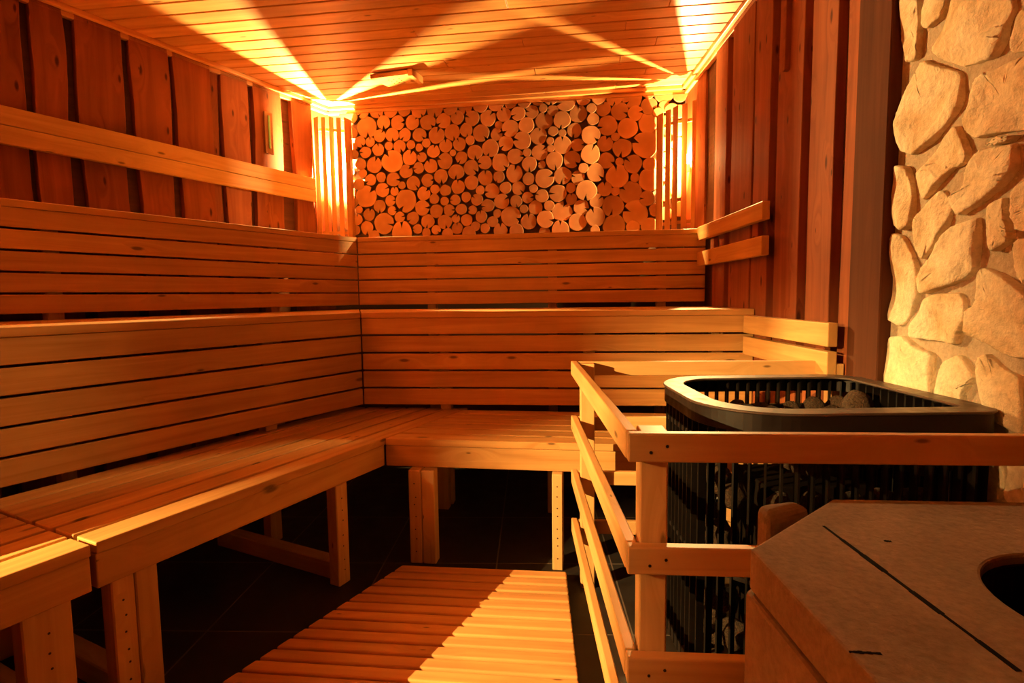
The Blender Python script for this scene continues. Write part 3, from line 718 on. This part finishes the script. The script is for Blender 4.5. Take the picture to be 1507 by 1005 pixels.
# ---------------- log slices ----------------
c1 = """155,155,42,140 247,152,43,60 340,148,46,-20 433,145,42,n 530,145,48,60 637,135,52,90 742,130,48,180 845,120,47,90 78,195,40,n 85,300,35,n
183,262,66,85 294,228,43,90 390,230,46,0 488,228,46,-40 592,228,49,45 698,218,48,150 790,195,43,-110 890,200,48,200 267,318,39,-50 352,312,43,85 438,312,41,130 536,312,44,40 650,315,50,-70 757,295,50,75 850,280,42,80
135,358,36,60 204,360,31,-90 258,412,41,-90 330,388,28,n 402,390,41,70 478,378,30,n 534,398,26,n 582,367,28,n 712,385,43,-90 805,375,42,-110 876,348,30,n 172,430,38,180 353,490,70,-125 232,515,52,-70 470,465,47,-70 552,462,32,-135 630,423,42,-75 707,488,51,200 760,433,21,n 818,465,40,120 908,430,48,85
140,510,38,n 446,558,44,-40 530,535,37,170 612,522,45,-110 680,592,46,85 783,562,50,95 883,533,48,40 92,445,32,n 155,572,28,n 207,615,36,150 278,597,33,n 360,612,46,5 590,618,40,0 495,638,46,45 418,652,25,n 128,645,36,n
287,683,46,-20 368,692,28,-90 178,727,70,-45 340,755,36,0 446,755,71,125 565,708,43,-45 640,678,31,n 710,685,36,n 795,662,45,-90 885,633,46,n 635,742,33,n 705,758,28,n 776,750,34,180 850,730,32,n 922,748,38,-140
95,765,30,n 268,792,42,90 352,822,29,0 130,815,25,n 198,848,40,-75 555,803,48,0 650,825,42,n 735,818,37,0 817,812,36,n 893,818,31,180 118,882,36,-90 298,908,68,10 403,865,36,-10 492,872,42,150 592,893,45,100 706,898,46,75 780,876,28,-60 853,885,38,n
105,952,32,n 183,938,43,90 418,965,68,-90 523,945,32,180 582,970,30,n 648,950,31,45 790,940,38,-90 725,975,35,n 868,970,42,n 232,992,36,n 913,927,30,n 88,700,26,n 70,560,30,n 62,640,28,n 30,180,34,n 95,390,24,n 62,850,30,n 60,920,30,n"""
c2 = """117,150,47,n 217,140,47,-90 312,130,40,180 400,125,43,190 487,115,38,n 570,105,42,90 667,130,58,170 780,105,46,n 878,100,42,n 167,235,51,-50 268,212,43,-110 360,205,43,160 450,195,40,190 521,170,26,n 583,185,33,-170 747,205,53,-90 832,170,30,n
236,280,25,n 310,300,52,150 413,280,48,n 527,252,54,-80 642,245,51,100 842,240,36,n 722,313,46,100 122,330,52,50 222,340,38,-20 585,318,30,n 644,330,24,n 492,350,51,-80 386,378,52,190 282,397,46,140 827,343,55,40
182,427,53,110 743,407,40,0 566,380,23,n 570,430,24,n 645,407,53,-90 417,455,25,n 500,455,48,-40 342,480,48,0 593,508,53,80 707,500,52,40 825,465,58,-65 147,520,43,170 247,520,52,45 432,530,46,90 513,535,25,180 780,555,30,n 858,585,55,40
150,618,46,-90 237,612,36,120 335,590,53,-75 427,625,38,n 530,622,60,-20 647,605,53,100 745,618,43,-160 116,698,27,n 192,703,45,170 279,682,37,n 362,685,41,45 459,688,26,n 615,718,55,180 700,683,32,n 798,700,62,95
255,770,45,-30 165,797,40,170 347,770,38,80 422,745,36,0 513,735,41,-160 703,755,36,-90 865,767,45,-40 560,797,31,n 473,810,44,n 767,808,48,20 397,818,25,n 227,848,26,n 123,868,37,-100 313,867,60,20 428,900,50,-90 535,885,52,10 643,835,62,-70 742,903,56,n 857,870,59,-110
196,900,35,n 147,943,30,n 247,955,44,-90 350,960,46,n 632,950,56,-90 530,968,34,n 855,955,30,n"""
c3 = """280,105,50,90 395,105,60,140 500,70,38,n 600,75,58,n 703,80,45,n 208,175,46,-90 315,190,53,20 415,203,45,-10 503,157,50,30 237,283,62,170 365,300,62,n 497,265,62,n 560,200,30,n 555,340,30,n 220,400,50,-70 287,355,26,n 330,427,58,100 480,405,82,-160
227,508,50,20 313,515,26,n 400,530,58,-140 508,530,42,n 300,608,69,-100 412,618,28,n 510,630,68,n 217,690,46,-90 287,705,28,n 385,713,66,-150 490,750,48,180 270,800,66,100 415,845,78,-160 545,825,40,n 278,925,68,n 400,938,42,n 505,925,50,n 600,160,34,n 650,180,40,n 620,260,40,n 700,190,40,n 600,400,40,n 690,300,45,n 620,500,45,n 690,400,40,n 600,600,40,n 690,700,45,n 610,720,45,n 700,820,45,n 610,850,42,n"""
WB = -cn                                                       # from the log wall into the room
def log_slice(px, py, r, ang, k, thick):
    pp = BL+WB*thick; w = at_plane(px, py, pp, BD); s = (V2(w.x, w.y)-BL).dot(BD); r *= w.y*1.03
    if s < .02 or s > (BR-BL).length-.02: return
    z = w.z; rd = random.Random(k); n = 26; pts = []
    e1 = 1+rd.uniform(-.05, .05); e2 = 1+rd.uniform(-.05, .05); ph = rd.uniform(0, 6)
    rr = [r*(1+.022*math.sin(3*a_+ph)+.018*math.sin(5*a_+ph*2)+rd.uniform(-.008, .008)) for a_ in [2*math.pi*i/n for i in range(n)]]
    ca = None if ang == 'n' else math.radians(-float(ang))
    hw = rd.uniform(.13, .22)
    for i in range(n):
        a = 2*math.pi*i/n + (0 if ca is None else ca)
        if ca is not None and i == 0:
            dp = rd.uniform(.25, .5)*r
            for aa, q in ((ca-hw, rr[0]), (ca-.02, dp+.25*(r-dp)), (ca+.04, dp), (ca+.05+hw*.35, dp+.55*(r-dp)), (ca+hw, rr[0])): pts.append((q*math.cos(aa)*e1, q*math.sin(aa)*e2))
            continue
        if ca is not None and (i*2*math.pi/n < hw+.03 or i*2*math.pi/n > 2*math.pi-hw-.03): continue
        pts.append((rr[i]*math.cos(a)*e1, rr[i]*math.sin(a)*e2))
    b0 = BL+BD*s
    zmin, zmax = Z3+.002, ZC-.046
    if z-r > ZC-.05: return
    P3 = [Vector((*(b0+BD*x), min(z+y, zmax))) for x, y in pts]
    mb = MB(); kk = len(P3); off = Vector((WB.x, WB.y, 0))
    mb.v = [p for p in P3]+[p+off*(thick-.002) for p in P3]+[Vector((*(b0+BD*(x*.955)), min(z+y*.955, zmax-.001)))+off*thick for x, y in pts]
    for i in range(kk):
        j = (i+1) % kk; mb.face([i, j, kk+j, kk+i], [(0, 0)]*4, 1); mb.face([kk+i, kk+j, 2*kk+j, 2*kk+i], [pts[i], pts[j], pts[j], pts[i]], 0)
    mb.face([2*kk+i for i in range(kk)], [p for p in pts], 0); mb.face([kk-1-i for i in range(kk)], [(0, 0)]*kk, 1)
    o = mb.build('log_slice', [M['log'], M['bark']], origin=(b0.x, b0.y, z), bevel=0)
    size = 'small' if r < .034 else ('medium' if r < .052 else 'large')
    nth = ['first', 'second', 'third', 'fourth', 'fifth', 'sixth', 'seventh', 'eighth', 'ninth', 'tenth', 'eleventh', 'twelfth', 'thirteenth', 'fourteenth']
    col_ = nth[min(13, max(0, int((px-515)/36)))]; row = nth[min(6, max(0, int((py-140)/30)))]
    if ca is None: cr = 'whole'
    else: cr = ['cracked rightwards', 'cracked downwards', 'cracked leftwards', 'cracked upwards'][int(((float(ang)+45) % 360)//90)]
    tag(o, '%s log slice, %s, %s row from top, %s column from left' % (size, cr, row, col_), 'log slice', 'log slices covering the back wall')
k = 0
for txt, ox, oy, sc, lo, hi in ((c1, 500, 130, 220/1005, 0, 703), (c2, 680, 120, 220/961, 703.5, 883), (c3, 840, 120, 220/961, 883, 1100)):
    for e in txt.split():
        x, y, r, a = e.split(','); px = ox+float(x)*sc; py = oy+float(y)*sc; r = float(r)*sc
        if not lo <= px < hi: continue
        th = .032+.003*math.sin(k*2.4)
        if 858 < px < 883: th += .007
        k += 1; log_slice(px, py, r/800, a, k, th)

# ---------------- lamps ----------------
def lamp(name, label, segs, top, B, bz, watts, zb=1.335):
    """slats = plan segments round the bulb, thickness away from it"""
    t = thing(name, label, 'lamp', (*B, zb), 'corner lamps behind wooden slats'); mids = []
    for i, (x0, y0, x1, y1) in enumerate(segs):
        p, q = V2(x0, y0), V2(x1, y1); o_ = perp((q-p).normalized()).dot((p+q)/2-B); sg_ = 1 if o_ > 0 else -1
        mb = MB(); mb.post(p, q-p, (q-p).length, .004*sg_, zb, top[i]); mb.build('slat', M['slat'], t, bevel=.0008)
        mids.append((p+q)/2-perp((q-p).normalized())*sg_*.006)
    for z in (zb+.045, min(top)-.085):
        mb = MB()
        for p, q in zip(mids, mids[1:]): mb.plank(p, q, -.003, .003, z, z+.018)
        mb.build('cross_rail', M['slat'], t, bevel=0)
    bulb = (*B, bz)
    mb = MB(); mb.lathe([(.015, -.085), (.016, -.08), (.016, -.040), (.012, -.034)], bulb, 20); mb.build('bulb_socket', M['porcelain'], t, bevel=0)
    mb = MB(); mb.lathe([(.011, -.034), (.013, -.026), (.018, -.012), (.0195, 0), (.017, .011), (.010, .018), (.002, .0205)], bulb, 24); mb.build('bulb_glass', M['glass'], t, bevel=0, smooth=True)
    li = bpy.data.lights.new('bulb_light', 'POINT'); li.energy = watts; li.color = BULB_COL; li.shadow_soft_size = .0022
    lo = bpy.data.objects.new('bulb_light', li); S.collection.objects.link(lo); lo.parent = t; lo.location = Vector(bulb)-Vector(t['o'])
    return t
lamp('corner_lamp', 'glowing lamp behind a slatted wooden cage in the left back corner',
     [(-1.2606, 3.6142, -1.2222, 3.5856), (-1.2071, 3.5925, -1.1803, 3.5909), (-1.1613, 3.6001, -1.1395, 3.6230), (-1.1186, 3.6184, -1.0888, 3.6218), (-1.0706, 3.6202, -1.0521, 3.6558), (-1.0526, 3.6545, -1.0440, 3.6930)],  # last slat is added to keep this bulb's glare off the logs
     (2.122, 2.119, 2.126, 2.124, 2.126, 2.126), V2(-1.1622, 3.650), 1.845, BULB_L)
lamp('corner_lamp', 'glowing lamp behind a slatted wooden cage in the right back corner',
     [(0.9060, 3.4330, 0.9090, 3.4190), (0.9090, 3.4187, 0.9290, 3.3700), (0.9380, 3.3545, 0.9621, 3.3282), (0.9721, 3.3205, 0.9881, 3.2729), (1.015, 3.2886, 1.0410, 3.2705), (1.0626, 3.25, 1.0846, 3.236)],  # first short slat is added to block light between cage and wall
     (2.048, 2.050, 2.055, 2.060, 2.068, 2.075), V2(1.0626, 3.330), 1.775, BULB_R)

# thermometer on the left wall, vent hatch on the ceiling
PW = BL+LN*.034; a = at_plane(387, 166, PW, LD); b = at_plane(397, 229, PW, LD); sa = (V2(a.x, a.y)-BL).dot(LD); z0, z1 = 1.815, 2.055
t = thing('thermometer', 'slim dark wooden sauna thermometer with a green glass tube on the left wall', 'thermometer', (*(BL+LD*sa+LN*.033), z0))
sg = 1 if perp(LD).dot(LN) > 0 else -1
mb = MB(); mb.plank(BL+LD*sa, BL+LD*(sa-.055), -sg*.033, -sg*.045, z0, z1) ; mb.build('plate', M['thermo'], t, bevel=.002)
mb = MB(); mb.plank(BL+LD*(sa-.020), BL+LD*(sa-.034), -sg*.0455, -sg*.051, z0+.03, z1-.02); mb.build('tube', M['tube'], t, bevel=.003, seg=2)
t = thing('ceiling_vent', 'small wooden vent hatch with drilled holes hanging under the ceiling', 'vent', (-.65, 3.2, ZC))
q = [V2(-.782, 3.172), V2(-.560, 3.112), V2(-.520, 3.235), V2(-.705, 3.300)]
mb = MB(); mb.quad([q[0], q[3], q[2], q[1]], ZC-.030, ZC-.006); mb.build('hatch_board', M['ceil'], t, bevel=.003)
mb = MB(); mb.quad([q[1]-V2(.0, .002), q[2]+V2(0, .002), q[2]+V2(.03, -.006), q[1]+V2(.03, -.008)], ZC-.040, ZC-.001); mb.build('side_strip', M['ceil'], t, bevel=.003)
mb = MB()
for u in (.35, .5, .65):
    for v in (.35, .55, .72): 
        p = q[0].lerp(q[1], u).lerp(q[3].lerp(q[2], u), v); mb.extr([(p.x+.004*math.cos(i*.785), p.y+.004*math.sin(i*.785), ZC-.0306) for i in range(8)], Vector((0, 0, .004)))
mb.build('holes', M['dark'], t, bevel=0)
# slim dark batten on the right wall near the top
pa = at_plane(1160, 60, BR+RN*.03, RD); mb = MB(); p = V2(pa.x, pa.y); p = BR+RD*(p-BR).dot(RD)
zb_ = at_plane(1160, 105, BR+RN*.03, RD).z
mb.plank(p, p+RD*.022, sgr*.029, sgr*.050, zb_, ZC-.05)
o = mb.build('wall_batten', M['wallw'], bevel=.002, origin=(p.x, p.y, zb_)); tag(o, 'slim dark upright batten hanging high on the right board wall', 'batten')

# the same lamp in the corner behind the viewer, slats set on an arc round its bulb
QB = V2(-3.10, -.17)
t = thing('corner_lamp', 'lamp behind wooden slats in the corner behind the viewer', 'lamp', (QB.x, QB.y, 1.2), 'corner lamps behind wooden slats')
for a0, a1 in ((-62, -33), (-14, 19.5), (33.5, 62), (60, 96)):
    r_ = .050; p = QB+V2(math.cos(math.radians(a0)), math.sin(math.radians(a0)))*r_; q = QB+V2(math.cos(math.radians(a1)), math.sin(math.radians(a1)))*r_
    mb = MB(); mb.post(p, q-p, (q-p).length, .010 if perp(q-p).dot(p-QB) > 0 else -.010, 1.31, 1.86); mb.build('slat', M['slat'], t, bevel=.001)
bz = 1.585; bulb = (QB.x, QB.y, bz)
mb = MB(); aa = [-70+i*10 for i in range(18)]
for a0, a1 in zip(aa, aa[1:]):
    p = QB+V2(math.cos(math.radians(a0)), math.sin(math.radians(a0)))*.062; q = QB+V2(math.cos(math.radians(a1)), math.sin(math.radians(a1)))*.062
    mb.plank(p, q, -.004, .004, bz-.0095, 1.86)
mb.build('light_cutoff_board', M['slat'], t, bevel=0)  # unseen panel added to keep this lamp's light off ceiling and upper walls
mb = MB(); mb.lathe([(.017, -.275), (.018, -.08), (.018, -.040), (.013, -.034)], bulb, 20); mb.build('bulb_socket', M['porcelain'], t, bevel=0)
mb = MB(); mb.lathe([(.011, -.034), (.013, -.026), (.018, -.012), (.0195, 0), (.017, .011), (.010, .018), (.002, .0205)], bulb, 24); mb.build('bulb_glass', M['glass'], t, bevel=0, smooth=True)
li = bpy.data.lights.new('bulb_light', 'POINT'); li.energy = BULB_ROOM; li.color = BULB_COL; li.shadow_soft_size = .003
lo = bpy.data.objects.new('bulb_light', li); S.collection.objects.link(lo); lo.parent = t; lo.location = Vector(bulb)-Vector(t['o'])

same = {}
for o in bpy.data.objects:
    if o.name.startswith('log_slice'): same.setdefault(o['label'], []).append(o)
for l, os_ in same.items():
    if len(os_) < 2: continue
    os_.sort(key=lambda o: o.location.x)
    for o, w in zip(os_, ['left one', 'right one'] if len(os_) == 2 else ['left one', 'middle one', 'right one', 'rightmost one']): o['label'] = l+', '+w
for o in bpy.data.objects:
    if 'o' in o: del o['o']
